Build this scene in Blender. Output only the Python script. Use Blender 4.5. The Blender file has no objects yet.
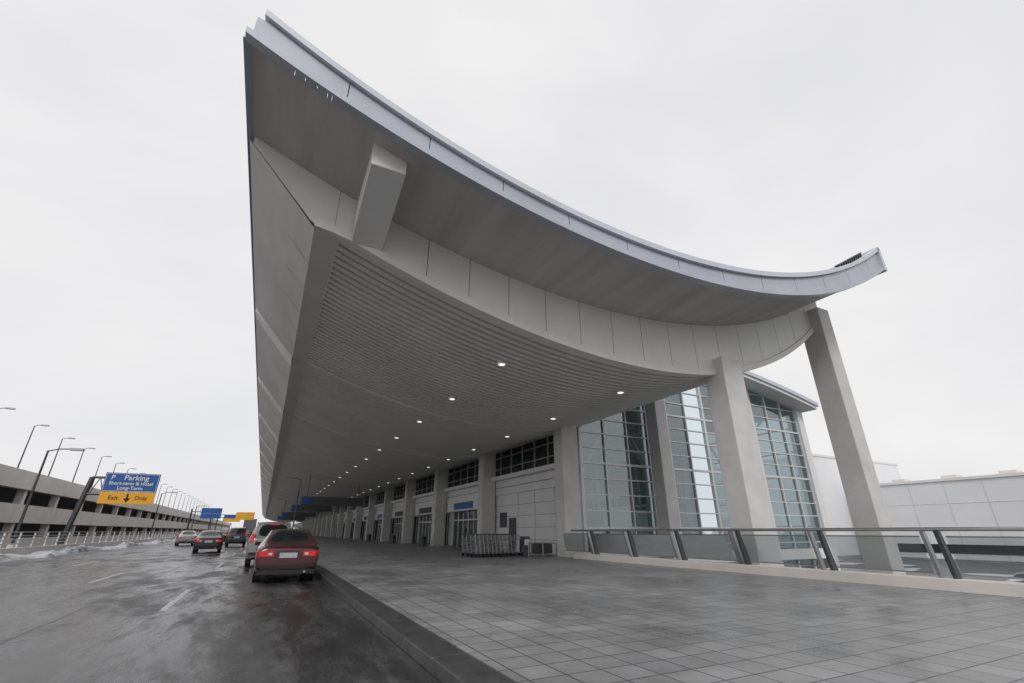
import bpy, bmesh, math, random
import numpy as np
from mathutils import Vector, Matrix
random.seed(4)
sc=bpy.context.scene
R=math.radians
H=1.4

# ------------------------------------------------------------ materials
def mat(name,col,rough=.6,metal=0.0,var=0.0,scale=1.0,bump=0.0,bscale=20,stretch=(1,1,1),spec=.5,emit=None,alpha=1.0,coat=0.0):
    m=bpy.data.materials.new(name); m.use_nodes=True
    nt=m.node_tree; b=nt.nodes['Principled BSDF']
    b.inputs['Base Color'].default_value=(*col,1); b.inputs['Roughness'].default_value=rough
    b.inputs['Metallic'].default_value=metal; b.inputs['Specular IOR Level'].default_value=spec
    b.inputs['Coat Weight'].default_value=coat
    if emit:
        b.inputs['Emission Color'].default_value=(*emit[0],1); b.inputs['Emission Strength'].default_value=emit[1]
    tc=nt.nodes.new('ShaderNodeTexCoord'); mp=nt.nodes.new('ShaderNodeMapping')
    mp.inputs['Scale'].default_value=stretch
    nt.links.new(tc.outputs['Object'],mp.inputs['Vector'])
    if var>0:
        n=nt.nodes.new('ShaderNodeTexNoise'); n.inputs['Scale'].default_value=scale; n.inputs['Detail'].default_value=6
        n.inputs['Roughness'].default_value=.62
        nt.links.new(mp.outputs[0],n.inputs['Vector'])
        r=nt.nodes.new('ShaderNodeValToRGB'); r.color_ramp.elements[0].position=.3; r.color_ramp.elements[1].position=.7
        r.color_ramp.elements[0].color=(*[c*(1-var) for c in col],1)
        r.color_ramp.elements[1].color=(*[min(1,c*(1+var)) for c in col],1)
        nt.links.new(n.outputs['Fac'],r.inputs[0]); nt.links.new(r.outputs[0],b.inputs['Base Color'])
    if bump>0:
        n2=nt.nodes.new('ShaderNodeTexNoise'); n2.inputs['Scale'].default_value=bscale; n2.inputs['Detail'].default_value=4
        nt.links.new(mp.outputs[0],n2.inputs['Vector'])
        bp=nt.nodes.new('ShaderNodeBump'); bp.inputs['Strength'].default_value=bump; bp.inputs['Distance'].default_value=.02
        nt.links.new(n2.outputs['Fac'],bp.inputs['Height']); nt.links.new(bp.outputs[0],b.inputs['Normal'])
    return m

M={}
M['soffit']=mat('soffit_metal',(.56,.555,.53),.6,var=.13,scale=.5,stretch=(1,.3,1))
M['plate']=mat('plate_soffit',(.50,.495,.475),.6,var=.17,scale=.45,stretch=(3,.4,1))
M['slat']=mat('soffit_slat',(.74,.735,.71),.55,var=.09,scale=.3)
M['panel']=mat('fascia_panel',(.74,.735,.72),.5,var=.06,scale=.6)
M['fascia']=mat('edge_metal',(.46,.49,.55),.42,.2,var=.08,scale=.8)
M['fascia2']=mat('edge_metal_light',(.60,.63,.69),.4,.15,var=.06,scale=.8)
M['conc']=mat('column_concrete',(.66,.655,.64),.7,var=.09,scale=1.2,bump=.1)
M['dark']=mat('dark_joint',(.08,.08,.08),.7)
M['groove']=mat('soffit_groove',(.12,.12,.115),.7)
M['black']=mat('black_rubber',(.02,.02,.02),.7)
M['white']=mat('white_cladding',(.78,.785,.78),.5,var=.05,scale=.5)
M['wing']=mat('wing_cladding',(.80,.81,.83),.6,var=.06,scale=.08)
M['frame']=mat('mullion',(.70,.72,.73),.4,.2)
M['dglass']=mat('dark_glass',(.03,.036,.038),.06,spec=.8,var=.2,scale=.3)
M['steel']=mat('steel',(.42,.43,.44),.3,.85,var=.08,scale=3)
M['dsteel']=mat('dark_steel',(.10,.105,.11),.45,.6)
M['snow']=mat('snow',(.60,.62,.65),.8,var=.30,scale=2.5,bump=.6,bscale=5)
M['kerb']=mat('kerb_granite',(.065,.065,.065),.34,var=.4,scale=3,bump=.25)
M['garage']=mat('garage_concrete',(.70,.66,.62),.8,var=.12,scale=.3)
M['paintw']=mat('road_paint',(.50,.51,.53),.6,var=.45,scale=7)
M['yellow']=mat('sign_yellow',(.85,.42,.02),.5)
M['blue']=mat('sign_blue',(.02,.10,.36),.5)
M['signw']=mat('sign_white',(.8,.8,.8),.5)
M['lamp']=mat('lamp_lit',(1,1,1),.5,emit=((1,.93,.8),1.1))
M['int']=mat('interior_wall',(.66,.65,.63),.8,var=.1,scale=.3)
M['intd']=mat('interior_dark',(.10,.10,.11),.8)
M['tree']=mat('bare_wood',(.10,.10,.10),.9,var=.3,scale=.05)
M['tar']=mat('tar_seal',(.02,.02,.021),.4)
M['ice']=mat('ice',(.75,.8,.85),.1,spec=.6)

def glassmat(name,tint,gl=.25,rough=.03):
    m=bpy.data.materials.new(name); m.use_nodes=True; nt=m.node_tree
    nt.nodes.remove(nt.nodes['Principled BSDF']); out=nt.nodes['Material Output']
    t=nt.nodes.new('ShaderNodeBsdfTransparent'); t.inputs[0].default_value=(*tint,1)
    g=nt.nodes.new('ShaderNodeBsdfGlossy'); g.inputs['Roughness'].default_value=rough; g.inputs['Color'].default_value=(.80,.88,.90,1)
    tc=nt.nodes.new('ShaderNodeTexCoord'); n=nt.nodes.new('ShaderNodeTexNoise'); n.inputs['Scale'].default_value=.35
    nt.links.new(tc.outputs['Object'],n.inputs['Vector'])
    bp=nt.nodes.new('ShaderNodeBump'); bp.inputs['Strength'].default_value=.2; bp.inputs['Distance'].default_value=.12
    nt.links.new(n.outputs['Fac'],bp.inputs['Height']); nt.links.new(bp.outputs[0],g.inputs['Normal'])
    lw=nt.nodes.new('ShaderNodeFresnel'); lw.inputs['IOR'].default_value=1.5
    ad=nt.nodes.new('ShaderNodeMath'); ad.operation='ADD'; ad.inputs[1].default_value=gl; ad.use_clamp=True
    nt.links.new(lw.outputs[0],ad.inputs[0])
    mx=nt.nodes.new('ShaderNodeMixShader'); nt.links.new(ad.outputs[0],mx.inputs[0])
    nt.links.new(t.outputs[0],mx.inputs[1]); nt.links.new(g.outputs[0],mx.inputs[2]); nt.links.new(mx.outputs[0],out.inputs[0])
    return m
M['glass']=glassmat('curtain_glass',(.56,.66,.68),.20)
M['rglass']=glassmat('rail_glass',(.62,.65,.66),.06,.15)

# asphalt
def asphalt():
    m=bpy.data.materials.new('asphalt_wet'); m.use_nodes=True; nt=m.node_tree; b=nt.nodes['Principled BSDF']; L=nt.links
    tc=nt.nodes.new('ShaderNodeTexCoord')
    def noise(scale,st,det=6,rg=.6,loc=(0,0,0),dist=0):
        mp=nt.nodes.new('ShaderNodeMapping'); mp.inputs['Scale'].default_value=st; mp.inputs['Location'].default_value=loc
        L.new(tc.outputs['Object'],mp.inputs['Vector'])
        n=nt.nodes.new('ShaderNodeTexNoise'); n.inputs['Scale'].default_value=scale; n.inputs['Detail'].default_value=det; n.inputs['Roughness'].default_value=rg; n.inputs['Distortion'].default_value=dist
        L.new(mp.outputs[0],n.inputs['Vector']); return n
    n1=noise(.55,(1,.35,1),9,.72,dist=.3); n2=noise(2.6,(1.3,.28,1),9,.75,(3,1,0)); n3=noise(32,(1,1,1),5,.75); n4=noise(2.2,(1,.04,1),4,.6)
    def ramp(n,p0,p1,c0,c1):
        r=nt.nodes.new('ShaderNodeValToRGB'); e=r.color_ramp.elements
        e[0].position=p0;e[1].position=p1;e[0].color=(*c0,1);e[1].color=(*c1,1); L.new(n.outputs['Fac'],r.inputs[0]); return r
    c1=ramp(n1,.40,.60,(.028,.028,.029),(.085,.086,.088))
    c2=ramp(n2,.50,.66,(0,0,0),(1,1,1))
    mx=nt.nodes.new('ShaderNodeMixRGB'); mx.inputs[2].default_value=(.16,.161,.164,1); L.new(c1.outputs[0],mx.inputs[1])
    mu=nt.nodes.new('ShaderNodeMath'); mu.operation='MULTIPLY'; mu.inputs[1].default_value=.5; L.new(c2.outputs[0],mu.inputs[0]); L.new(mu.outputs[0],mx.inputs[0])
    c3=ramp(n3,.3,.7,(.45,.45,.45),(1.6,1.6,1.6))
    m3=nt.nodes.new('ShaderNodeMixRGB'); m3.blend_type='MULTIPLY'; m3.inputs[0].default_value=1; L.new(mx.outputs[0],m3.inputs[1]); L.new(c3.outputs[0],m3.inputs[2])
    c4=ramp(n4,.35,.65,(.65,.65,.65),(1.25,1.25,1.25))
    m4=nt.nodes.new('ShaderNodeMixRGB'); m4.blend_type='MULTIPLY'; m4.inputs[0].default_value=1; L.new(m3.outputs[0],m4.inputs[1]); L.new(c4.outputs[0],m4.inputs[2])
    L.new(m4.outputs[0],b.inputs['Base Color'])
    rr=ramp(n1,.44,.60,(.13,.13,.13),(.60,.60,.60)); L.new(rr.outputs[0],b.inputs['Roughness'])
    bp=nt.nodes.new('ShaderNodeBump'); bp.inputs['Strength'].default_value=.45; bp.inputs['Distance'].default_value=.010
    L.new(n3.outputs['Fac'],bp.inputs['Height']); L.new(bp.outputs[0],b.inputs['Normal'])
    return m
M['asphalt']=asphalt()

def tiles():
    m=bpy.data.materials.new('paving_tiles'); m.use_nodes=True; nt=m.node_tree; b=nt.nodes['Principled BSDF']; L=nt.links
    tc=nt.nodes.new('ShaderNodeTexCoord')
    br=nt.nodes.new('ShaderNodeTexBrick'); br.offset=0; br.squash=1
    br.inputs['Scale'].default_value=1; br.inputs['Brick Width'].default_value=.40; br.inputs['Row Height'].default_value=.40
    br.inputs['Mortar Size'].default_value=.010; br.inputs['Mortar Smooth'].default_value=.3
    br.inputs['Color1'].default_value=(.26,.258,.262,1); br.inputs['Color2'].default_value=(.34,.338,.342,1); br.inputs['Mortar'].default_value=(.08,.08,.08,1)
    L.new(tc.outputs['Object'],br.inputs['Vector'])
    n=nt.nodes.new('ShaderNodeTexNoise'); n.inputs['Scale'].default_value=.45; n.inputs['Detail'].default_value=10; n.inputs['Roughness'].default_value=.72
    L.new(tc.outputs['Object'],n.inputs['Vector'])
    r=nt.nodes.new('ShaderNodeValToRGB'); r.color_ramp.elements[0].position=.36; r.color_ramp.elements[1].position=.66
    r.color_ramp.elements[0].color=(.62,.62,.62,1); r.color_ramp.elements[1].color=(1.15,1.15,1.16,1); L.new(n.outputs['Fac'],r.inputs[0])
    mx=nt.nodes.new('ShaderNodeMixRGB'); mx.blend_type='MULTIPLY'; mx.inputs[0].default_value=1
    L.new(br.outputs['Color'],mx.inputs[1]); L.new(r.outputs[0],mx.inputs[2]); L.new(mx.outputs[0],b.inputs['Base Color'])
    r2=nt.nodes.new('ShaderNodeValToRGB'); r2.color_ramp.elements[0].position=.38; r2.color_ramp.elements[1].position=.62
    r2.color_ramp.elements[0].color=(.25,.25,.25,1); r2.color_ramp.elements[1].color=(.55,.55,.55,1); L.new(n.outputs['Fac'],r2.inputs[0]); L.new(r2.outputs[0],b.inputs['Roughness'])
    bp=nt.nodes.new('ShaderNodeBump'); bp.invert=True; bp.inputs['Strength'].default_value=.5; bp.inputs['Distance'].default_value=.01
    L.new(br.outputs['Fac'],bp.inputs['Height']); L.new(bp.outputs[0],b.inputs['Normal'])
    return m
M['tiles']=tiles()

# ------------------------------------------------------------ mesh builder
class B:
    def __init__(s): s.v=[]; s.f=[]; s.m=[]; s.mats=[]
    def mi(s,k):
        if k not in s.mats: s.mats.append(k)
        return s.mats.index(k)
    def face(s,pts,k):
        n=len(s.v); s.v+= [tuple(p) for p in pts]; s.f.append(tuple(range(n,n+len(pts)))); s.m.append(s.mi(k))
    def raw(s,vs,fs,k):
        n=len(s.v); s.v+=[tuple(p) for p in vs]; i=s.mi(k)
        for f in fs: s.f.append(tuple(n+a for a in f)); s.m.append(i)
    def box(s,x0,x1,y0,y1,z0,z1,k):
        vs=[(x0,y0,z0),(x1,y0,z0),(x1,y1,z0),(x0,y1,z0),(x0,y0,z1),(x1,y0,z1),(x1,y1,z1),(x0,y1,z1)]
        s.raw(vs,[(0,3,2,1),(4,5,6,7),(0,1,5,4),(1,2,6,5),(2,3,7,6),(3,0,4,7)],k)
    def tube(s,p,q,r,k,n=8,r2=None):
        p=Vector(p);q=Vector(q); d=(q-p).normalized(); a=d.orthogonal().normalized(); b=d.cross(a)
        r2=r if r2 is None else r2
        vs=[];
        for i in range(n):
            t=2*math.pi*i/n; o=a*math.cos(t)+b*math.sin(t); vs.append(p+o*r)
        for i in range(n):
            t=2*math.pi*i/n; o=a*math.cos(t)+b*math.sin(t); vs.append(q+o*r2)
        fs=[(i,(i+1)%n,n+(i+1)%n,n+i) for i in range(n)]+[tuple(reversed(range(n))),tuple(range(n,2*n))]
        s.raw(vs,fs,k)
    def obox(s,p,q,w,h,k):
        p=Vector(p);q=Vector(q); d=(q-p).normalized(); up=Vector((0,0,1))
        if abs(d.z)>.95: up=Vector((0,1,0))
        a=d.cross(up).normalized(); b=a.cross(d)
        vs=[]
        for c in (p,q):
            for sx,sz in ((-1,-1),(1,-1),(1,1),(-1,1)): vs.append(c+a*sx*w/2+b*sz*h/2)
        s.raw(vs,[(0,1,2,3),(7,6,5,4),(0,4,5,1),(1,5,6,2),(2,6,7,3),(3,7,4,0)],k)
    def band(s,xs,lo,hi,y0,y1,k):
        n=len(xs); vs=[]
        for i,x in enumerate(xs):
            vs+=[(x,y0,lo[i]),(x,y0,hi[i]),(x,y1,hi[i]),(x,y1,lo[i])]
        fs=[]
        for i in range(n-1):
            a=4*i;b=a+4
            for j in range(4):
                j2=(j+1)%4; fs.append((a+j,a+j2,b+j2,b+j))
        fs+=[(0,3,2,1),(4*n-4,4*n-3,4*n-2,4*n-1)]
        s.raw(vs,fs,k)
    def obj(s,name,parent=None,smooth=False,bevel=0,loc=(0,0,0),rot=None):
        me=bpy.data.meshes.new(name); me.from_pydata(s.v,[],s.f)
        for k in s.mats: me.materials.append(M[k])
        me.polygons.foreach_set('material_index',s.m)
        bm=bmesh.new(); bm.from_mesh(me); bmesh.ops.recalc_face_normals(bm,faces=bm.faces); bm.to_mesh(me); bm.free()
        if smooth: me.polygons.foreach_set('use_smooth',[True]*len(me.polygons))
        o=bpy.data.objects.new(name,me); sc.collection.objects.link(o)
        o.location=loc
        if rot: o.rotation_euler=rot
        if parent: o.parent=parent
        if bevel:
            md=o.modifiers.new('b','BEVEL'); md.width=bevel; md.segments=2; md.limit_method='ANGLE'
        return o
def empty(name,loc=(0,0,0)):
    e=bpy.data.objects.new(name,None); sc.collection.objects.link(e); e.location=loc; return e
def dup(o,name,loc,rot=None,parent=None):
    n=bpy.data.objects.new(name,o.data); sc.collection.objects.link(n); n.location=loc
    if rot: n.rotation_euler=rot
    if parent: n.parent=parent
    return n

# ------------------------------------------------------------ ground, road, walk
LOW=-3.5
b=B(); b.face([(-3000,-3000,LOW),(3000,-3000,LOW),(3000,3000,LOW),(-3000,3000,LOW)],'asphalt'); b.obj('ground')
b=B(); b.box(-12.2,1.85,-40,1500,-.8,0,'asphalt'); b.obj('road')
b=B()
b.box(2.28,14.2,-40,21.6,-.8,.15,'tiles'); b.box(2.28,17.6,21.6,700,-.8,.15,'tiles'); b.obj('pavement')
b=B()
for y in np.arange(-40,300,2.4):
    b.box(1.86,2.274,y,y+2.385,-.3,.15,'kerb')
b.box(1.85,2.274,300,700,-.3,.15,'kerb')
b.obj('kerb',bevel=.02)
b=B()
for (x,ys) in ((-1.45,11.9),(-4.3,19.2),(-7.2,16.5)):
    for k in range(-2,40):
        y=ys+k*12.2
        if y>-10: b.box(x-.06,x+.06,y,y+3.9,.001,.005,'paintw')
b.box(-11.35,-11.22,-30,600,.001,.005,'paintw')
b.obj('lane_marking')
# sealed joints between lanes
b=B()
def crack(p,dx,dy,n,wd):
    pts=[];x,y=p; x_,y_=x,y
    for i in range(n): pts.append((x,y)); x_+=dx; y_+=dy; x=x_+random.uniform(-.02,.02)*(abs(dy)>0); y=y_+random.uniform(-.02,.02)*(abs(dx)>0)
    for (a,c),(e,f) in zip(pts[:-1],pts[1:]):
        if abs(dx)>abs(dy): b.face([(a,c-wd,.003),(e,f-wd,.003),(e,f+wd,.003),(a,c+wd,.003)],'tar')
        else: b.face([(a-wd,c,.003),(a+wd,c,.003),(e+wd,f,.003),(e-wd,f,.003)],'tar')
crack((-2.9,9),0,.6,90,.012); crack((-5.8,8),0,.7,80,.012); crack((-8.8,6),0,.7,80,.012)
for y in (17,28,43): crack((-11,y),.45,0,28,.010)
b.obj('crack_sealing')
# snow patches lower ground
b=B()
for i in range(26):
    x=random.uniform(26,95);y=random.uniform(-5,60);rx=random.uniform(1,5);ry=random.uniform(.8,3)
    n=14; pts=[(x+math.cos(t)*rx*random.uniform(.7,1.1),y+math.sin(t)*ry*random.uniform(.7,1.1),LOW+.02+.002*i) for t in np.linspace(0,2*math.pi,n,endpoint=False)]
    b.face(pts,'snow')
b.obj('snow_patches')
b=B(); n=420; rows=8; ys=np.linspace(5,260,n); vs=[]
for i,y in enumerate(ys):
    hgt=.12+.30*abs(math.sin(y*.23)+.6*math.sin(y*.61+1))*.6+random.uniform(-.05,.08)
    wdt=.8+.35*math.sin(y*.37)+random.uniform(-.1,.1)
    for j in range(rows):
        t=j/(rows-1); x=-12.15+wdt*t+random.uniform(-.05,.05)
        vs.append((x,y,.004+max(0,hgt)*math.sin(math.pi*min(1,t*.8+.2))**.8*(1 if 0<j<rows-1 else (.6 if j==0 else 0))+ (random.uniform(0,.08) if 0<j<rows-1 else 0)))
fs=[(i*rows+j,i*rows+j+1,(i+1)*rows+j+1,(i+1)*rows+j) for i in range(n-1) for j in range(rows-1)]
b.raw(vs,fs,'snow'); b.obj('snow_bank')
b=B()
b.box(-12.5,-12.2,-20,420,-.8,.55,'garage')
for y in np.arange(-20,300,2.0): b.box(-12.4,-12.32,y,y+.07,.55,1.35,'frame')
for z in (.75,.95,1.15,1.35): b.box(-12.39,-12.33,-20,420,z,z+.045,'frame')
b.obj('roadside_railing')

# ------------------------------------------------------------ canopy
YE=8.45; YW=11.4; YEND=345; XT=23.3
def fit(pts,d):
    p=np.array(pts); c=np.polyfit(p[:,0],p[:,1]+H,d); return lambda x:float(np.polyval(c,x))
T=fit([(-1.9,10.7),(0,9.93),(2.5,8.95),(5.4,8.2),(8.9,7.98),(13.5,8.3),(16.5,9.0),(19.7,10.2),(22.6,11.75),(23.5,12.35)],4)
Bt=fit([(-2.25,9.95),(0,9.1),(1.4,8.55),(5.4,7.56),(9,7.24),(13.3,7.52),(16.5,8.15),(19.7,9.2),(22.6,10.65),(23.6,11.35)],4)
Sm=fit([(.46,7.5),(2.5,6.8),(5.35,5.96),(9.05,5.39),(13.7,5.5),(17,6.25),(19.7,7.4),(22.6,9.4)],4)
def S(x):
    if x<-.18: 
        t=(x+2.15)/(1.97); return (9.75+H)*(1-t)+(Sm(.46)+.05)*t
    if x<.46: return Sm(.46)
    return Sm(x)
can=empty('entrance_canopy')
XL=np.linspace(-2.15,XT,60)
b=B(); n=len(XL); vs=[]
for y in (YE+.05,YEND):
    for x in XL: vs.append((x,y,Bt(x)))
for y in (YE+.05,YEND):
    for x in XL: vs.append((min(max(x,-1.85),XT),y,T(max(x,-1.9))-.03))
fs=[]
for i in range(n-1):
    fs.append((i,i+1,n+i+1,n+i)); fs.append((2*n+i,2*n+i+1,3*n+i+1,3*n+i)); 
    fs.append((i,i+1,2*n+i+1,2*n+i)); fs.append((n+i,n+i+1,3*n+i+1,3*n+i))
fs+=[(0,n,3*n,2*n),(n-1,2*n-1,4*n-1,3*n-1)]
b.raw(vs,fs,'plate'); b.obj('roof_plate',can)
b=B(); edges=list(np.arange(-2.0,22.6,2.0))+[XT]; edges[0]=-2.1
for a,c in zip(edges[:-1],edges[1:]):
    xs=np.linspace(a+.012,c-.012,8)
    lo=[Bt(x)+.10 for x in xs]; hi=[T(max(x,-1.9))-.16 for x in xs]
    b.band(xs,lo,hi,YE-.04,YE+.06,'fascia')
xs=np.linspace(-2.2,XT+.08,64)
b.band(xs,[Bt(x)-.05 for x in xs],[Bt(x)+.12 for x in xs],YE-.12,YE+.12,'fascia')
xs=np.linspace(-1.95,XT+.05,64)
b.band(xs,[T(x)-.15 for x in xs],[T(x)+.03 for x in xs],YE-.15,YE+.2,'fascia2')
b.obj('edge_fascia',can)
b=B()
y=YE+.02
while y<YEND:
    y2=min(y+ (3.8 if y<150 else 40),YEND); 
    vs=[(-2.25,y+.015,Bt(-2.2)-.05),(-2.25,y2-.0,Bt(-2.2)-.05),(-1.9,y2-.0,T(-1.9)+.03),(-1.9,y+.015,T(-1.9)+.03),
        (-2.10,y+.015,Bt(-2.2)-.05),(-2.10,y2,Bt(-2.2)-.05),(-1.7,y2,T(-1.9)+.03),(-1.7,y+.015,T(-1.9)+.03)]
    b.raw(vs,[(0,1,2,3),(4,7,6,5),(0,4,5,1),(3,2,6,7),(0,3,7,4),(1,5,6,2)],'fascia'); y=y2
b.obj('side_fascia',can)
b=B()
b.box(XT-.03,XT+.18,YE-.15,YEND,Bt(XT)-.1,T(XT)+.05,'fascia2'); b.obj('rear_fascia',can)
b=B()
for x in np.arange(20.6,22.9,.22): b.box(x-.04,x+.04,YE+.35,YE+.55,T(x)-.05,T(x)+.20,'dsteel')
b.obox((20.5,YE+.45,T(20.5)+.2),(22.9,YE+.45,T(22.9)+.2),.2,.04,'dsteel')
b.box(8.4,8.62,YE+.3,YE+.5,T(8.5),T(8.5)+.2,'dsteel')
b.obj('snow_guard',can)
# end wall
b=B()
xs=np.linspace(-2.0,22.9,60)
b.band(xs,[S(x)+.06 for x in xs],[Bt(x)+.1 for x in xs],YW+.03,YW+.2,'dark')
pe=[-2.05,-.9,.3]+list(np.arange(1.62,22.7,1.34))+[23.0]
for a,c in zip(pe[:-1],pe[1:]):
    g=.012 if a>.2 else 0
    xx=np.linspace(a+g,c-g,5); b.band(xx,[S(x)+.22 if x>.3 else S(x)+.02 for x in xx],[max(Bt(x)-.004,S(x)+.25) for x in xx],YW-.02,YW+.06,'panel')
xx=np.linspace(-.2,23.0,50)
b.band(xx,[S(x)-.04 for x in xx],[S(x)+.205 for x in xx],YW-.09,YW+.12,'panel')
b.obj('end_wall_panels',can)
b=B(); b.face([(22.95,YW,S(22.95)),(22.95,YEND,S(22.95)),(22.95,YEND,Bt(22.95)+.1),(22.95,YW,Bt(22.95)+.1)],'panel'); b.obj('body_side',can)
b=B()
vs=[]
for y,zl in ((YE+.55,Bt(1.2)-.50),(YW-.1,S(1.0)+.0)):
    for x in (.78,1.62): vs+= [(x,y,zl),(x,y,Bt(x)+.05)]
b.raw(vs,[(0,1,3,2),(4,6,7,5),(0,4,5,1),(2,3,7,6),(0,2,6,4),(1,5,7,3)],'panel')
b.obj('outrigger_beam',can,bevel=.015)
b=B(); CL=[YW+11.4*k for k in range(0,29)]
b.face([(-2.15,YW,S(-2.15)),(-.18,YW,S(-.18)),(-.18,YEND,S(-.18)),(-2.15,YEND,S(-2.15))],'soffit')
b.face([(-.181,YW,S(-.18)),(.5,YW,Sm(.46)),(.5,YEND,Sm(.46)),(-.181,YEND,S(-.18))],'panel')
for y in CL[1:]:
    vs=[]
    for yy in (y-.4,y+.4):
        vs+=[(-2.1,yy,S(-2.15)-.24),(-.2,yy,S(-.18)-.20),(-.2,yy,S(-.18)+.05),(-2.1,yy,S(-2.15)+.05)]
    b.raw(vs,[(0,1,2,3),(7,6,5,4),(0,4,5,1),(1,5,6,2),(2,6,7,3),(3,7,4,0)],'panel')
for y in np.arange(YW+1.9,150,1.9):
    b.raw([(-2.1,y,S(-2.15)-.006),(-.2,y,S(-.18)-.006),(-.2,y+.02,S(-.18)-.006),(-2.1,y+.02,S(-2.15)-.006)],[(0,1,2,3)],'groove')
for t in (.33,.66):
    x=-2.15+1.97*t; b.raw([(x,YW+.1,S(x)-.005),(x+.02,YW+.1,S(x+.02)-.005),(x+.02,200,S(x+.02)-.005),(x,200,S(x)-.005)],[(0,1,2,3)],'groove')
b.obj('side_soffit',can)
b=B(); XS=np.linspace(.46,22.95,44); Z=[Sm(x) for x in XS]; 
prof=[]; y=YW+.12; pitch=.34
prof.append((y,0,0)); y+=.3; prof.append((y,0,0))
nextc=1
while y<125:
    if nextc<len(CL) and y>CL[nextc]-.15:
        prof+= [(y,.09,1),(y+.001,-.03,0),(y+.34,-.03,0),(y+.341,.0,0)]; y+=.341; nextc+=1; continue
    prof+=[(y,.0,1),(y+.001,.16,1),(y+.15,.16,1),(y+.151,0,0),(y+pitch,0,0)]; y+=pitch
prof+=[(YEND,0,0)]
nx=len(XS)
for j in range(len(prof)-1):
    p,q=prof[j],prof[j+1]; k='groove' if (p[1]>.05 and q[1]>.05) else 'slat'
    vs=[(XS[i],p[0],Z[i]+p[1]) for i in range(nx)]+[(XS[i],q[0],Z[i]+q[1]) for i in range(nx)]
    b.raw(vs,[(i,i+1,nx+i+1,nx+i) for i in range(nx-1)],k)
b.obj('slatted_soffit',can)
b=B()
for k in range(0,14):
    for x in (6.75,12.2):
        y=14.2+5.3*k; z=Sm(x)-.02
        b.tube((x,y,z-.03),(x,y,z+.05),.19,'panel',14); b.tube((x,y,z-.045),(x,y,z-.03),.12,'lamp',14)
b.obj('downlights',can)
b=B()
for i in range(5):
    x=-1.2+.22*i+random.random()*.15; z=Bt(x)-.05; b.tube((x,YE-.05,z),(x+.01,YE-.05,z-random.uniform(.08,.2)),.010,'ice',5,.003)
b.obj('icicles',can)
b=B()
for y in CL[:20]:
    b.box(14.5,15.6,y-.45,y+.45,LOW,S(15)+.5,'conc')
for y in CL[:8]:
    if y<40: b.box(22.0,22.9,y-.5,y+.5,LOW,S(22.4)+.8,'conc')
b.obj('columns',can,bevel=.03)

# ------------------------------------------------------------ terminal
ter=empty('airport_terminal')
YG=24.0; XR=39.8; XF=16.9
def Rf(x): return H+12.15-.0058*max(0,x-20)**2
def Sg(x): return min(Rf(x), S(x)+.3) if x<22.9 else Rf(x)
b=B(); fr=B()
cols=list(np.linspace(XF,XR,13))
for a,c in zip(cols[:-1],cols[1:]):
    b.face([(a,YG,LOW),(c,YG,LOW),(c,YG,Sg(c)),(a,YG,Sg(a))],'glass')
for i,x in enumerate(cols):
    w=.045 if i%3 else .10
    fr.box(x-w,x+w,YG-.12,YG+.1,LOW,Sg(x),'frame')
for k,z in enumerate(np.arange(-2.2,13.3,.95)):
    x1=XR
    while Sg(x1)<z and x1>24: x1-=.1
    x0=XF
    while Sg(x0)<z and x0<23: x0+=.1
    w=.07 if k%4==0 else .035
    fr.box(x0,x1,YG-.09,YG+.08,z-w,z+w,'frame')
fr.box(XF,XR,YG-.3,YG+.3,-.5,.2,'white')
fr.box(XR-.05,XR+.7,YG-.35,YG+.7,LOW,Rf(XR)+.1,'white')
b.obj('end_glazing',ter); fr.obj('end_mullions',ter)
b=B(); b.face([(XR+.3,YG+.7,LOW),(XR+.3,160,LOW),(XR+.3,160,Rf(XR)),(XR+.3,YG+.7,Rf(XR))],'glass'); b.obj('airside_glazing',ter)
fr=B()
for y in np.arange(YG+1.5,100,3): fr.box(XR+.2,XR+.4,y-.06,y+.06,LOW,Rf(XR),'frame')
for z in np.arange(-2.2,11.2,2.0): fr.box(XR+.22,XR+.38,YG+.7,160,z-.05,z+.05,'frame')
fr.obj('airside_mullions',ter)
b=B(); xs=np.linspace(23.2,40.7,24)
b.band(xs,[Rf(x)+.02 for x in xs],[Rf(x)+.50 for x in xs],YG-1.6,160,'white')
b.band(xs+.12,[Rf(x)+.25 for x in xs],[Rf(x)+.57 for x in xs],YG-1.75,YG-1.6,'fascia2')
b.obj('hall_roof',ter)
b=B()
b.box(17.9,XR,YG+.3,160,-.3,.1,'int'); b.box(17.9,XR,110,110.3,.1,Rf(XR)-1,'int')
b.box(26,31,YG+10,YG+14,.1,3.2,'int'); b.box(34,36.5,YG+5,YG+7,.1,2.4,'int')
b.box(24,33,YG+16,90,4.6,4.9,'int')
for x in (25,30,35): b.box(x-.2,x+.2,YG+.6,110,Rf(x)-1.2,Rf(x)-.1,'white')
for y in (YG+2.5,YG+11,YG+20,YG+29,YG+40):
    for x in np.arange(19,39,3.4):
        zt=Rf(x)-.3; zt2=Rf(x+1.7)-2.0; zt3=Rf(min(x+3.4,39.5))-.3
        if x>23: 
            b.tube((x,y,zt),(x+1.7,y,zt2),.10,'white',6); b.tube((x+1.7,y,zt2),(x+3.4,y,zt3),.10,'white',6)
            b.tube((x-1.7,y,zt2),(x+1.7,y,zt2),.13,'white',6)
    for x in (24.5,33):
        b.tube((x,y,.1),(x,y,Rf(x)-1.8),.28,'white',10)
        for s in (-1,1): b.tube((x,y,6.0),(x+s*3.6,y,Rf(x+s*3.6)-1.9),.13,'white',6)
b.obj('interior',ter)
b=B(); 
b.box(XF,XF+.25,YG+.15,330,5.3,8.6,'dglass')
for y in np.arange(YG+1.9,200,1.9): b.box(XF-.08,XF-.003,y-.04,y+.04,5.3,8.6,'frame')
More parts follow.
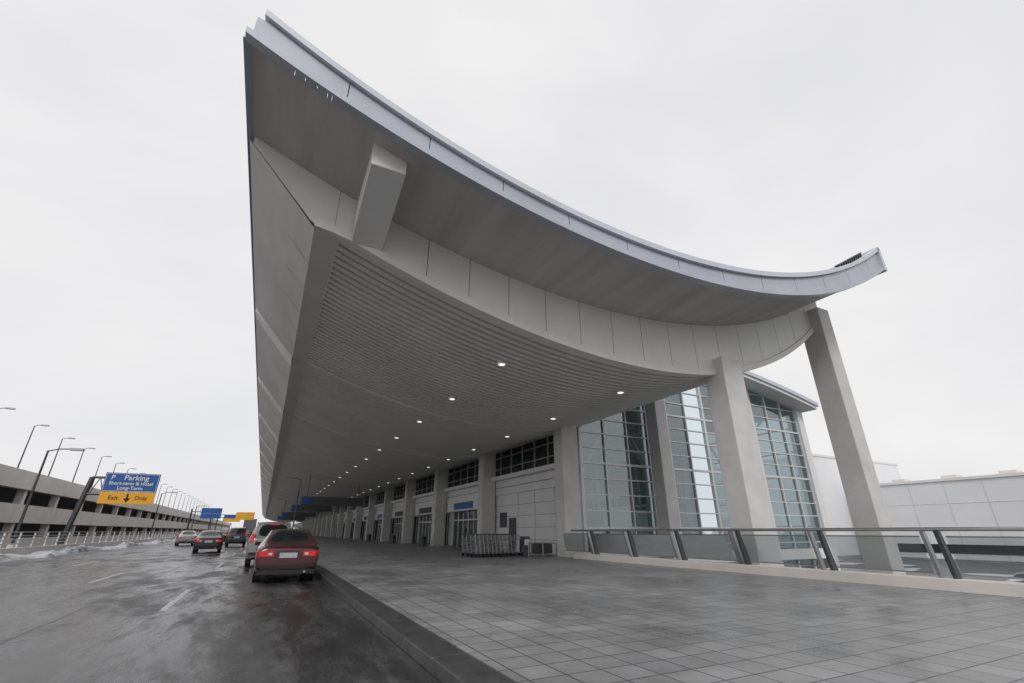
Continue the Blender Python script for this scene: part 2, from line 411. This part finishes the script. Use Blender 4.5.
for z in (6.2,7.1): b.box(XF-.07,XF-.004,YG+.15,330,z-.03,z+.03,'frame')
b.box(XF,XF+.3,YG+.2,330,.15,5.3,'white')
b.obj('roadside_facade',ter)
b=B()
XB=15.75
for k in range(0,22):
    y0=CL[1]+11.4*k+2.2; y1=y0+7.6
    if k==0:
        b.box(XB,XF-.004,y0+.4,y1+1.6,.15,3.95,'white')
        for z in (.9,1.65,2.4,3.15): b.box(XB-.01,XB-.001,y0+.4,y1+1.6,z,z+.02,'groove')
        for z in (.9,1.65,2.4,3.15): b.box(XB,XF-.01,y0+.39,y0+.399,z,z+.02,'groove')
        for yy in (y0+2.8,y0+5.2): b.box(XB-.012,XB-.001,yy,yy+.02,.15,3.95,'groove')
        b.box(XB-.06,XB-.013,y1-.6,y1+.5,1.7,2.7,'intd')
        b.box(XB-.05,XB-.014,y0+5.5,y0+6.6,.152,2.3,'intd')
    else:
        b.box(XB+.3,XF-.004,y0,y1,.152,3.1,'dglass')
        for yy in np.linspace(y0,y1,7): b.box(XB+.22,XB+.297,yy-.05,yy+.05,.15,3.1,'frame')
        for xx in (16.3,16.7): b.box(xx,xx+.06,y0-.05,y0-.003,.15,3.1,'frame')
        b.box(XB+.21,XB+.296,y0,y1,2.3,2.42,'frame')
        b.box(XB-.3,XF-.005,y0-.3,y1+.3,3.1,3.95,'white')
        b.box(XB-.34,XB-.302,y0+1.5,y1-1.5,3.25,3.8,'blue' if k%3==1 else 'intd')
# upper band, stepped with a projecting cap
b.box(XB-.1,XF-.006,YG+.4,330,3.96,5.0,'white')
b.box(XB-.5,XF-.007,YG+.35,330,5.001,5.28,'white')
b.box(XB-.14,XB-.102,YG+.4,330,4.45,4.48,'groove')
b.obj('entrance_band',ter)
w=empty('concourse_building')
b=B(); b.box(120,160,-10,62,LOW,H+9.3,'wing'); b.box(119.7,160.3,-10.3,62.3,H+9.3,H+9.8,'white')
for y in np.arange(-8,62,6): b.box(119.93,119.99,y,y+.06,LOW,H+9.3,'garage')
for z in (2.2,6.5): b.box(119.94,119.99,-10,62,z,z+.05,'garage')
b.box(119.9,119.98,-8,60,-2.5,-.9,'dglass')
for y in np.arange(0,60,9): b.box(124,127,y,y+2.5,H+9.8,H+10.7,'garage')
b.obj('walls',w)
b=B(); b.box(112,150,66,110,LOW,H+16.5,'wing'); b.box(111.8,150.2,65.8,110.2,H+16.5,H+17,'white')
b.box(70,112,75,110,LOW,H+11,'wing'); b.obj('tower_block',w)

# ------------------------------------------------------------ right railing
b=B()
b.box(14.2,14.6,-12,21.3,-.8,.40,'garage'); b.box(14.6,XF,21.3,21.7,-.8,.40,'garage')
b.obj('parapet_kerb',bevel=.02)
b=B()
for k in range(-6,6):
    y=5.85+2.73*k
    if y>21: continue
    for (ya,yb,mm,xo) in ((-.045,.045,'dsteel',0),(.25,.32,'steel',.06)):
        vs=[]
        for yy in (y+ya,y+yb):
            vs+=[(14.30,yy,.40),(14.52-xo,yy,.40),(14.20,yy,1.42),(14.06,yy,1.42)]
        b.raw(vs,[(0,1,2,3),(7,6,5,4),(0,4,5,1),(1,5,6,2),(2,6,7,3),(3,7,4,0)],mm)
    y0=y+.40;y1=y+2.73-.12
    b.raw([(14.36,y0,.50),(14.36,y1,.50),(14.19,y1,1.28),(14.19,y0,1.28)],[(0,1,2,3)],'rglass')
    b.tube((14.36,y0,.49),(14.36,y1,.49),.018,'steel',6); b.tube((14.185,y0,1.29),(14.185,y1,1.29),.018,'steel',6)
b.tube((14.12,-12,1.45),(14.12,21.2,1.45),.045,'steel',12)
b.tube((14.12,21.2,1.45),(XF,21.5,1.45),.045,'steel',12)
for x in (15.4,16.6): b.box(x,x+.08,21.45,21.55,.4,1.42,'dsteel')
b.obj('glass_railing')

# ------------------------------------------------------------ parking garage
g=empty('parking_garage')
b=B(); XG=-22; 
levels=[7.0,3.9,.8,-2.3]
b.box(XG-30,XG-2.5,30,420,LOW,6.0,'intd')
for zt in levels:
    for y in np.arange(30,420,9.0):
        b.box(XG-.25,XG,y+.03,y+8.97,zt-1.7,zt,'garage')
    b.box(XG-32,XG-.26,30,420,zt-1.4,zt-1.0,'garage')
for y in np.arange(30,420,9.0):
    b.box(XG-.9,XG-.27,y-.3,y+.3,LOW,6.9,'garage')
b.box(XG-32,XG,29.5,29.98,LOW,7.0,'garage')
b.obj('structure',g)
def lamp_mesh(h,arm,double=False):
    b=B(); b.tube((0,0,0),(0,0,h),.09,'dsteel',8,.055)
    b.tube((0,0,0),(0,0,.5),.2,'garage',8)
    for sx in ((1,-1) if double else (1,)):
        b.tube((0,0,h-.05),(sx*arm*.5,0,h+.12),.035,'dsteel',6); b.tube((sx*arm*.5,0,h+.12),(sx*arm,0,h+.15),.035,'dsteel',6)
        b.box(min(sx*arm,sx*(arm+.7)),max(sx*arm,sx*(arm+.7)),-.16,.16,h+.08,h+.22,'steel')
    return b
l0=lamp_mesh(6.8,.55).obj('street_lamp',loc=(-26,54.5,6))
for k in range(1,26): dup(l0,'street_lamp',(-26,54.5+9*k,6))
l1=lamp_mesh(5.9,1.0).obj('street_lamp',loc=(-12.9,39,.2))
for y in (78,117,156,195,240): dup(l1,'street_lamp',(-12.9,y,.2))
l2=lamp_mesh(7.2,1.6).obj('street_lamp',loc=(3.1,64,.15),rot=(0,0,math.pi))
dup(l2,'street_lamp',(3.1,110,.15),(0,0,math.pi))

# ------------------------------------------------------------ signs
def text(s,size,loc,parent,k='signw',al='CENTER'):
    c=bpy.data.curves.new('lettering','FONT'); c.body=s; c.size=size; c.align_x=al; c.extrude=.004; c.offset=.004
    o=bpy.data.objects.new('lettering',c); sc.collection.objects.link(o); c.materials.append(M[k]); o.location=loc; o.rotation_euler=(R(90),0,0); o.parent=parent
sg=empty('parking_sign'); ys=45.7
b=B(); x0,x1=-11.35,-7.95
b.box(x0,x1,ys,ys+.1,4.18,5.55,'blue'); b.box(x0,x1,ys,ys+.1,3.32,4.16,'yellow')
for a in ((x0,x1,4.22,4.245),(x0,x1,5.48,5.505)): b.box(a[0]+.05,a[1]-.05,ys-.006,ys-.002,a[2],a[3],'signw')
for x in (x0+.05,x1-.08): b.box(x,x+.025,ys-.006,ys-.002,4.22,5.5,'signw')
b.obj('board',sg)
b=B(); b.tube((-12.9,ys+.6,-.5),(-12.2,ys+.5,5.2),.17,'dsteel',12)
b.tube((-12.2,ys+.5,5.2),(-8.1,ys+.3,5.2),.09,'dsteel',8); b.tube((-12.3,ys+.5,4.0),(-8.1,ys+.3,4.0),.09,'dsteel',8)
for i in range(5):
    xa=-12.1+i*.8; b.tube((xa,ys+.45,4.0),(xa+.4,ys+.42,5.2),.035,'dsteel',6); b.tube((xa+.4,ys+.42,5.2),(xa+.8,ys+.38,4.0),.035,'dsteel',6)
b.obj('gantry',sg)
text('P',.46,(-10.85,ys-.01,5.06),sg); text('Parking',.52,(-9.4,ys-.01,5.04),sg)
text('Short-term & Hotel',.34,(-9.65,ys-.01,4.68),sg); text('Long-Term',.35,(-9.65,ys-.01,4.34),sg)
text('Exit',.40,(-10.5,ys-.01,3.62),sg,'black'); text('Only',.40,(-8.8,ys-.01,3.62),sg,'black')
b=B(); b.box(-9.71,-9.59,ys-.012,ys-.003,3.7,4.04,'black'); b.face([(-9.88,ys-.008,3.72),(-9.42,ys-.008,3.72),(-9.65,ys-.008,3.42)],'black'); b.obj('arrow',sg)
for (y,x,k1,k2,w_,z) in ((110,-9.5,'blue','blue',3.4,4.6),(150,-5,'yellow','yellow',4.4,5.2),(170,-9,'blue','yellow',4.4,5)):
    s2=B(); s2.box(x-w_/2,x+w_/2,y,y+.15,z,z+1.0,k1); s2.box(x-w_/2,x+w_/2,y,y+.15,z-.9,z-.02,k2)
    s2.tube((-12.8,y+.3,0),(-12.8,y+.3,z+.8),.15,'dsteel'); s2.tube((-12.8,y+.3,z+.3),(x+w_/2,y+.3,z+.3),.08,'dsteel')
    s2.obj('overhead_sign')
for (y,x0,x1,z) in ((62,3.4,10.5,4.3),(85,3.4,9.5,4.4),(118,3,10,4.4),(150,3,10,4.4)):
    s2=B(); s2.box(x0,x1,y,y+.3,z,z+.95,'intd'); s2.box(x0+.1,x0+1.2,y-.01,y-.002,z+.1,z+.85,'blue')
    for x in (x0+.6,x1-.6): s2.tube((x,y+.15,z+.95),(x,y+.15,S(x)+.1),.04,'dsteel')
    s2.obj('hanging_sign')

# ------------------------------------------------------------ luggage carts
def cart():
    b=B()
    for sy in (-.28,.28):
        b.tube((0,sy,.18),(.95,sy*.75,.18),.02,'steel',6)
        b.tube((0,sy,.18),(-.12,sy,1.10),.022,'steel',6)
        b.tube((.95,sy*.75,.18),(.98,sy*.75,.42),.018,'steel',6)
        b.tube((0,sy-.02,.09),(0,sy+.02,.09),.09,'black',12)
        b.tube((.15,sy,.55),(-.05,sy,.55),.014,'steel',5)
        b.tube((.32,sy,.84),(-.09,sy,.84),.016,'steel',5)
        b.tube((.32,sy,.84),(.22,sy,1.05),.016,'steel',5)
    b.tube((.85,-.02,.09),(.85,.02,.09),.08,'black',12)
    b.tube((-.12,-.3,1.11),(-.12,.3,1.11),.032,'dsteel',8)
    for z in (.35,.5,.65,.8,.95): b.tube((-.03-.12*(z-.18)/.84,-.28,z),(-.03-.12*(z-.18)/.84,.28,z),.012,'steel',5)
    for x in (.1,.3,.5,.7,.9): b.tube((x,-.25,.18),(x,.25,.18),.014,'steel',5)
    for t in (-.15,0,.15): b.tube((0,t,.18),(.95,t,.18),.012,'steel',5); b.tube((-.02,t,.25),(-.1,t,.95),.011,'steel',5)
    b.box(.0,.33,-.27,.27,.82,.83,'steel')
    b.tube((.22,-.28,1.05),(.22,.28,1.05),.016,'steel',5)
    return b
c0=cart().obj('luggage_cart',loc=(10.1,24.4,.15),rot=(0,0,R(5)))
for i in range(1,11): dup(c0,'luggage_cart',(10.1+.24*i,24.4+.02*i+random.uniform(-.02,.02),.15),(0,0,R(5+random.uniform(-1,1))))
for i in range(0,9): dup(c0,'luggage_cart',(10.0+.24*i,25.4,.15),(0,0,R(5)))
b=B(); b.tube((13.2,24.1,.2),(15.0,24.1,.2),.03,'steel'); b.tube((13.2,24.1,.8),(15.0,24.1,.8),.03,'steel')
for x in (13.2,14.1,15.0): b.tube((x,24.1,.15),(x,24.1,.8),.03,'steel')
b.box(13.0,13.4,24.3,24.8,.15,1.15,'intd'); b.box(13.05,13.35,24.28,24.298,.7,1.0,'signw'); b.box(13.8,14.9,24.4,24.9,.25,.75,'dsteel')
b.obj('cart_rack')
def bin_():
    b=B(); b.tube((0,0,0),(0,0,.85),.3,'dsteel',14,.33); b.tube((0,0,.85),(0,0,1.0),.34,'steel',14,.2); b.box(-.12,.12,-.36,-.3,.6,.75,'black'); return b
b0=bin_().obj('litter_bin',loc=(13.4,33.2,.15))
for p in ((13.5,45.2,.15),(13.5,57,.15),(13.2,70,.15)): dup(b0,'litter_bin',p)
def boll():
    b=B(); b.tube((0,0,0),(0,0,.95),.11,'steel',12); b.tube((0,0,.95),(0,0,1.0),.11,'steel',12,.05); return b
b0=boll().obj('bollard',loc=(3.1,44,.15))
for i in range(1,24): dup(b0,'bollard',(3.1,44+i*4,.15))

# ------------------------------------------------------------ cars
def car(name,st,paint,L,suv,cabs):
    M['paint_'+name]=mat('paint_'+name,paint,.3,.25,coat=.7,var=.12,scale=2)
    M.setdefault('cglass',mat('car_glass',(.012,.015,.017),.04,spec=.7))
    M.setdefault('tail',mat('tail_light',(.45,.01,.012),.2,coat=.6,emit=((1,.03,.02),.18)))
    M.setdefault('clear',mat('head_light',(.6,.6,.62),.15))
    M.setdefault('plate_w',mat('number_plate',(.40,.42,.46),.4,var=.35,scale=25))
    pk='paint_'+name
    keys=[pk,'cglass','black']
    ring=[]
    for (y,zb,w,zl,wt,zt) in st:
        zc=zb+(zl-zb)*.55
        half=[(0,zb),(w*.8,zb),(w*.965,zb+.1),(w,zc),(w*.965,zl),(wt,zt),(wt*.86,zt+.025),(0,zt+.045)]
        full=half+[(-x,z) for x,z in reversed(half[1:-1])]
        ring.append([(x,y,z) for x,z in full])
    N=14; vs=[p for r in ring for p in r]; fs=[];ms=[]
    rg0,rg1,ws0,ws1=cabs
    for i in range(len(ring)-1):
        for j in range(N):
            j2=(j+1)%N
            m=0
            if j in (6,7) and i in (rg0,ws0): m=1
            if j in (4,9) and rg1<=i<ws0: m=1
            if j in (4,9) and i==ws0: m=1
            if j in (0,13): m=2
            fs.append((i*N+j,i*N+j2,(i+1)*N+j2,(i+1)*N+j)); ms.append(m)
    for base in (0,(len(ring)-1)*N):
        q=[(0,1,13),(1,2,12,13),(2,3,11,12),(3,4,10,11),(4,5,9,10),(5,6,8,9),(6,7,8)]
        for t in q: fs.append(tuple(base+a for a in t)); ms.append(0)
    me=bpy.data.meshes.new('body'); me.from_pydata(vs,[],fs); 
    for k in keys: me.materials.append(M[k])
    me.polygons.foreach_set('material_index',ms)
    bm=bmesh.new(); bm.from_mesh(me); bmesh.ops.recalc_face_normals(bm,faces=bm.faces)
    cl=bm.edges.layers.float.new('crease_edge')
    for e in bm.edges:
        a,c=sorted((e.verts[0].index,e.verts[1].index)); ja,jc=a%N,c%N
        if ja==jc and ja in (4,10): e[cl]=.55
        elif ja==jc and ja in (5,9): e[cl]=.35
        elif ja==jc and ja in (1,13): e[cl]=.6
        mi={f.material_index for f in e.link_faces}
        if mi=={0,1}: e[cl]=.75
    bm.to_mesh(me); bm.free()
    me.polygons.foreach_set('use_smooth',[True]*len(me.polygons))
    o=bpy.data.objects.new('body',me); sc.collection.objects.link(o)
    sb=o.modifiers.new('s','SUBSURF'); sb.levels=2; sb.render_levels=2
    wr=.36 if suv else .32; wy=(.92,L-.95)
    cb=B()
    for y in wy:
        for s in (-1,1): cb.tube((s*.60,y,wr),(s*1.2,y,wr),wr+.07,'black',28)
    cut=cb.obj('cutter'); bo=o.modifiers.new('c','BOOLEAN'); bo.object=cut; bo.operation='DIFFERENCE'; bo.solver='EXACT'
    try: bo.material_mode='TRANSFER'
    except: pass
    dg=bpy.context.evaluated_depsgraph_get(); dg.update()
    m2=bpy.data.meshes.new_from_object(o.evaluated_get(dg)); bpy.data.objects.remove(o); bpy.data.objects.remove(cut)
    x=B()
    for y in wy:
        for s in (-1,1):
            x.tube((s*.64,y,wr),(s*.85,y,wr),wr,'black',26); x.tube((s*.85,y,wr),(s*.862,y,wr),wr*.66,'steel',20); x.tube((s*.862,y,wr),(s*.872,y,wr),wr*.2,'dsteel',10)
            for t in range(6):
                an=t*math.pi/3; x.obox((s*.866,y,wr),(s*.866,y+math.cos(an)*wr*.62,wr+math.sin(an)*wr*.62),.02,.05,'dsteel')
    if suv:
        for s in (-1,1):
            x.obox((s*.80,.03,.98),(s*.73,.10,1.32),.13,.10,'tail'); 
        x.box(-.80,.80,-.05,.05,.50,.60,'black')
        x.box(-.24,.24,-.02,.03,.80,.94,'plate_w'); x.box(-.2,.2,.33,.37,1.66,1.70,'tail')
        for s in (-1,1): x.obox((s*.64,.6,1.76),(s*.64,2.6,1.78),.04,.04,'dsteel')
        x.box(-.02,.02,.0,.03,.62,.7,'black')
    else:
        for s in (-1,1):
            x.box(min(s*.40,s*.74),max(s*.40,s*.74),-.012,.08,.72,.86,'tail')
            x.obox((s*.73,.01,.79),(s*.855,.20,.80),.05,.135,'tail')
            x.box(min(s*.44,s*.54),max(s*.44,s*.54),-.02,-.011,.76,.82,'clear')
        x.box(-.24,.24,-.015,.03,.68,.82,'plate_w'); x.box(-.76,.76,-.03,.05,.44,.50,'black')
        x.box(-.78,.78,.01,.06,.25,.36,'black')
        x.box(-.2,.2,.80,.86,1.075,1.10,'tail')
        x.tube((.5,-.03,.30),(.5,.15,.30),.035,'steel',8)
    for s in (-1,1):
        yy=st[cabs[3]][0]-.35; zz=st[cabs[3]][3]+.05
        x.obox((s*.86,yy,zz),(s*1.02,yy-.03,zz+.04),.12,.13,pk)
        x.box(min(s*.935,s*.85),max(s*.935,s*.85),1.9 if not suv else 1.7,2.02 if not suv else 1.85,st[4][3]-.12,st[4][3]-.08,'dsteel')
        x.obox((s*.55,L-.22,.62 if not suv else .78),(s*.74,L-.32,.62 if not suv else .78),.12,.12,'clear')
    x.box(-.45,.45,L-.08,L-.01,.45,.55,'black')
    x2=x.obj('x'); bm=bmesh.new(); bm.from_mesh(m2)
    off=len(m2.materials)
    for k in x2.data.materials: m2.materials.append(k)
    t=x2.data.copy(); 
    for p in t.polygons: p.material_index+=off
    bm.from_mesh(t)
    bm.to_mesh(m2); bm.free(); bpy.data.objects.remove(x2)
    return m2
sed=[(0.00,.40,.74,.80,.64,.86),(0.05,.30,.85,.90,.70,.97),(0.30,.24,.89,.94,.74,1.02),(0.78,.22,.90,.95,.73,1.05),
 (1.40,.22,.91,.97,.58,1.40),(2.1,.22,.91,.97,.59,1.46),(2.8,.22,.91,.96,.58,1.41),(3.6,.22,.91,.94,.71,1.01),(4.3,.24,.89,.86,.68,.92),(4.68,.28,.83,.74,.60,.80),(4.8,.38,.72,.62,.5,.68)]
suvs=[(0.00,.44,.80,1.0,.72,1.06),(0.07,.34,.90,1.05,.74,1.15),(.40,.30,.93,1.08,.63,1.68),(.8,.28,.93,1.08,.65,1.74),(1.5,.28,.93,1.07,.66,1.77),(2.3,.28,.93,1.07,.66,1.77),(3.0,.28,.93,1.06,.64,1.70),(3.75,.28,.92,1.03,.76,1.13),(4.35,.3,.90,.98,.74,1.05),(4.68,.34,.85,.85,.66,.92),(4.8,.46,.76,.72,.56,.8)]
cars={}
cars['maroon']=car('maroon',sed,(.075,.018,.020),4.8,False,(3,4,6,7))
cars['dark']=car('dark',sed,(.02,.022,.025),4.8,False,(3,4,6,7))
cars['silver']=car('silver',sed,(.30,.31,.32),4.8,False,(3,4,6,7))
cars['suvd']=car('suvd',suvs,(.045,.05,.06),4.8,True,(1,2,6,7))
cars['suvw']=car('suvw',suvs,(.24,.25,.26),4.8,True,(1,2,6,7))
def put(k,x,y,rz=0,z=0):
    o=bpy.data.objects.new('sedan_car' if not k.startswith('suv') else 'suv_car',cars[k]); sc.collection.objects.link(o); o.location=(x,y,z); o.rotation_euler=(0,0,R(rz)); return o
put('maroon',.80,16.3,-1); put('suvw',.42,23.4,1); put('suvd',.72,30.2); put('dark',.7,39); put('silver',.6,50); put('suvd',.8,60)
put('dark',-3.3,41,3); put('silver',-6.9,62,10); put('dark',-4.5,68); put('suvd',-3.6,88); put('silver',-8,110); put('dark',-2.5,100)
put('suvd',-2.2,56,2); put('suvw',-5.5,140); put('dark',.5,75); put('suvw',.7,90); put('maroon',.6,105); put('dark',.7,125)
for x,y,k in ((66,5,'silver'),(58,15,'suvd'),(72,12,'suvw'),(80,6,'suvw'),(64,20,'silver'),(88,14,'suvw')): put(k,x,y,random.choice((0,90,80)),LOW)

# distant trees & buildings
b=B()
vs=[];xs=np.arange(-1200,1400,6)
for x in xs: vs+=[(x,1490,LOW),(x,1490,LOW+10+6*random.random()+5*math.sin(x*.01))]
b.raw(vs,[(2*i,2*i+2,2*i+3,2*i+1) for i in range(len(xs)-1)],'tree'); b.obj('distant_treeline')
b=B(); b.box(-90,-30,520,560,LOW,9,'garage'); b.box(-20,-8,600,620,LOW,14,'intd'); b.box(20,90,560,600,LOW,13,'white'); b.obj('distant_building')

# ------------------------------------------------------------ world, sun, camera
w=bpy.data.worlds.new('World'); sc.world=w; w.use_nodes=True; nt=w.node_tree; L=nt.links
bg=nt.nodes['Background']; bg.inputs[1].default_value=.1
sky=nt.nodes.new('ShaderNodeTexSky'); sky.sky_type='NISHITA'; sky.sun_disc=False; sky.sun_elevation=R(35); sky.sun_rotation=R(205); sky.dust_density=3
tc=nt.nodes.new('ShaderNodeTexCoord'); mp=nt.nodes.new('ShaderNodeMapping'); mp.inputs['Scale'].default_value=(1,2.2,3.4); mp.inputs['Rotation'].default_value=(R(20),R(15),R(40))
L.new(tc.outputs['Generated'],mp.inputs['Vector'])
n=nt.nodes.new('ShaderNodeTexNoise'); n.inputs['Scale'].default_value=1.1; n.inputs['Detail'].default_value=5; n.inputs['Roughness'].default_value=.48; n.inputs['Distortion'].default_value=.4
L.new(mp.outputs[0],n.inputs['Vector'])
r=nt.nodes.new('ShaderNodeValToRGB'); r.color_ramp.elements[0].position=.30; r.color_ramp.elements[1].position=.68
r.color_ramp.elements[0].color=(.79,.79,.825,1); r.color_ramp.elements[1].color=(.92,.91,.905,1); L.new(n.outputs['Fac'],r.inputs[0])
mul=nt.nodes.new('ShaderNodeMixRGB'); mul.blend_type='MULTIPLY'; mul.inputs[0].default_value=1; mul.inputs[2].default_value=(10,10,10,1); L.new(r.outputs[0],mul.inputs[1])
mx=nt.nodes.new('ShaderNodeMixRGB'); mx.inputs[0].default_value=.95; L.new(sky.outputs[0],mx.inputs[1]); L.new(mul.outputs[0],mx.inputs[2]); L.new(mx.outputs[0],bg.inputs[0])
sl=bpy.data.lights.new('sun','SUN'); sl.energy=1.0; sl.angle=R(16); sl.color=(1,.97,.92); so=bpy.data.objects.new('sun',sl); sc.collection.objects.link(so)
az=R(205); el=R(35); d=Vector((math.sin(az)*math.cos(el),math.cos(az)*math.cos(el),math.sin(el))); so.rotation_euler=d.to_track_quat('Z','Y').to_euler()
cam=bpy.data.cameras.new('camera'); co=bpy.data.objects.new('camera',cam); sc.collection.objects.link(co); sc.camera=co
cam.lens=16; cam.sensor_width=36; cam.clip_start=.05; cam.clip_end=6000
co.location=(0,0,H); co.rotation_euler=(R(90+22.66),0,R(-26.8))
sc.view_settings.view_transform='Standard'; sc.view_settings.look='None'; sc.view_settings.exposure=0
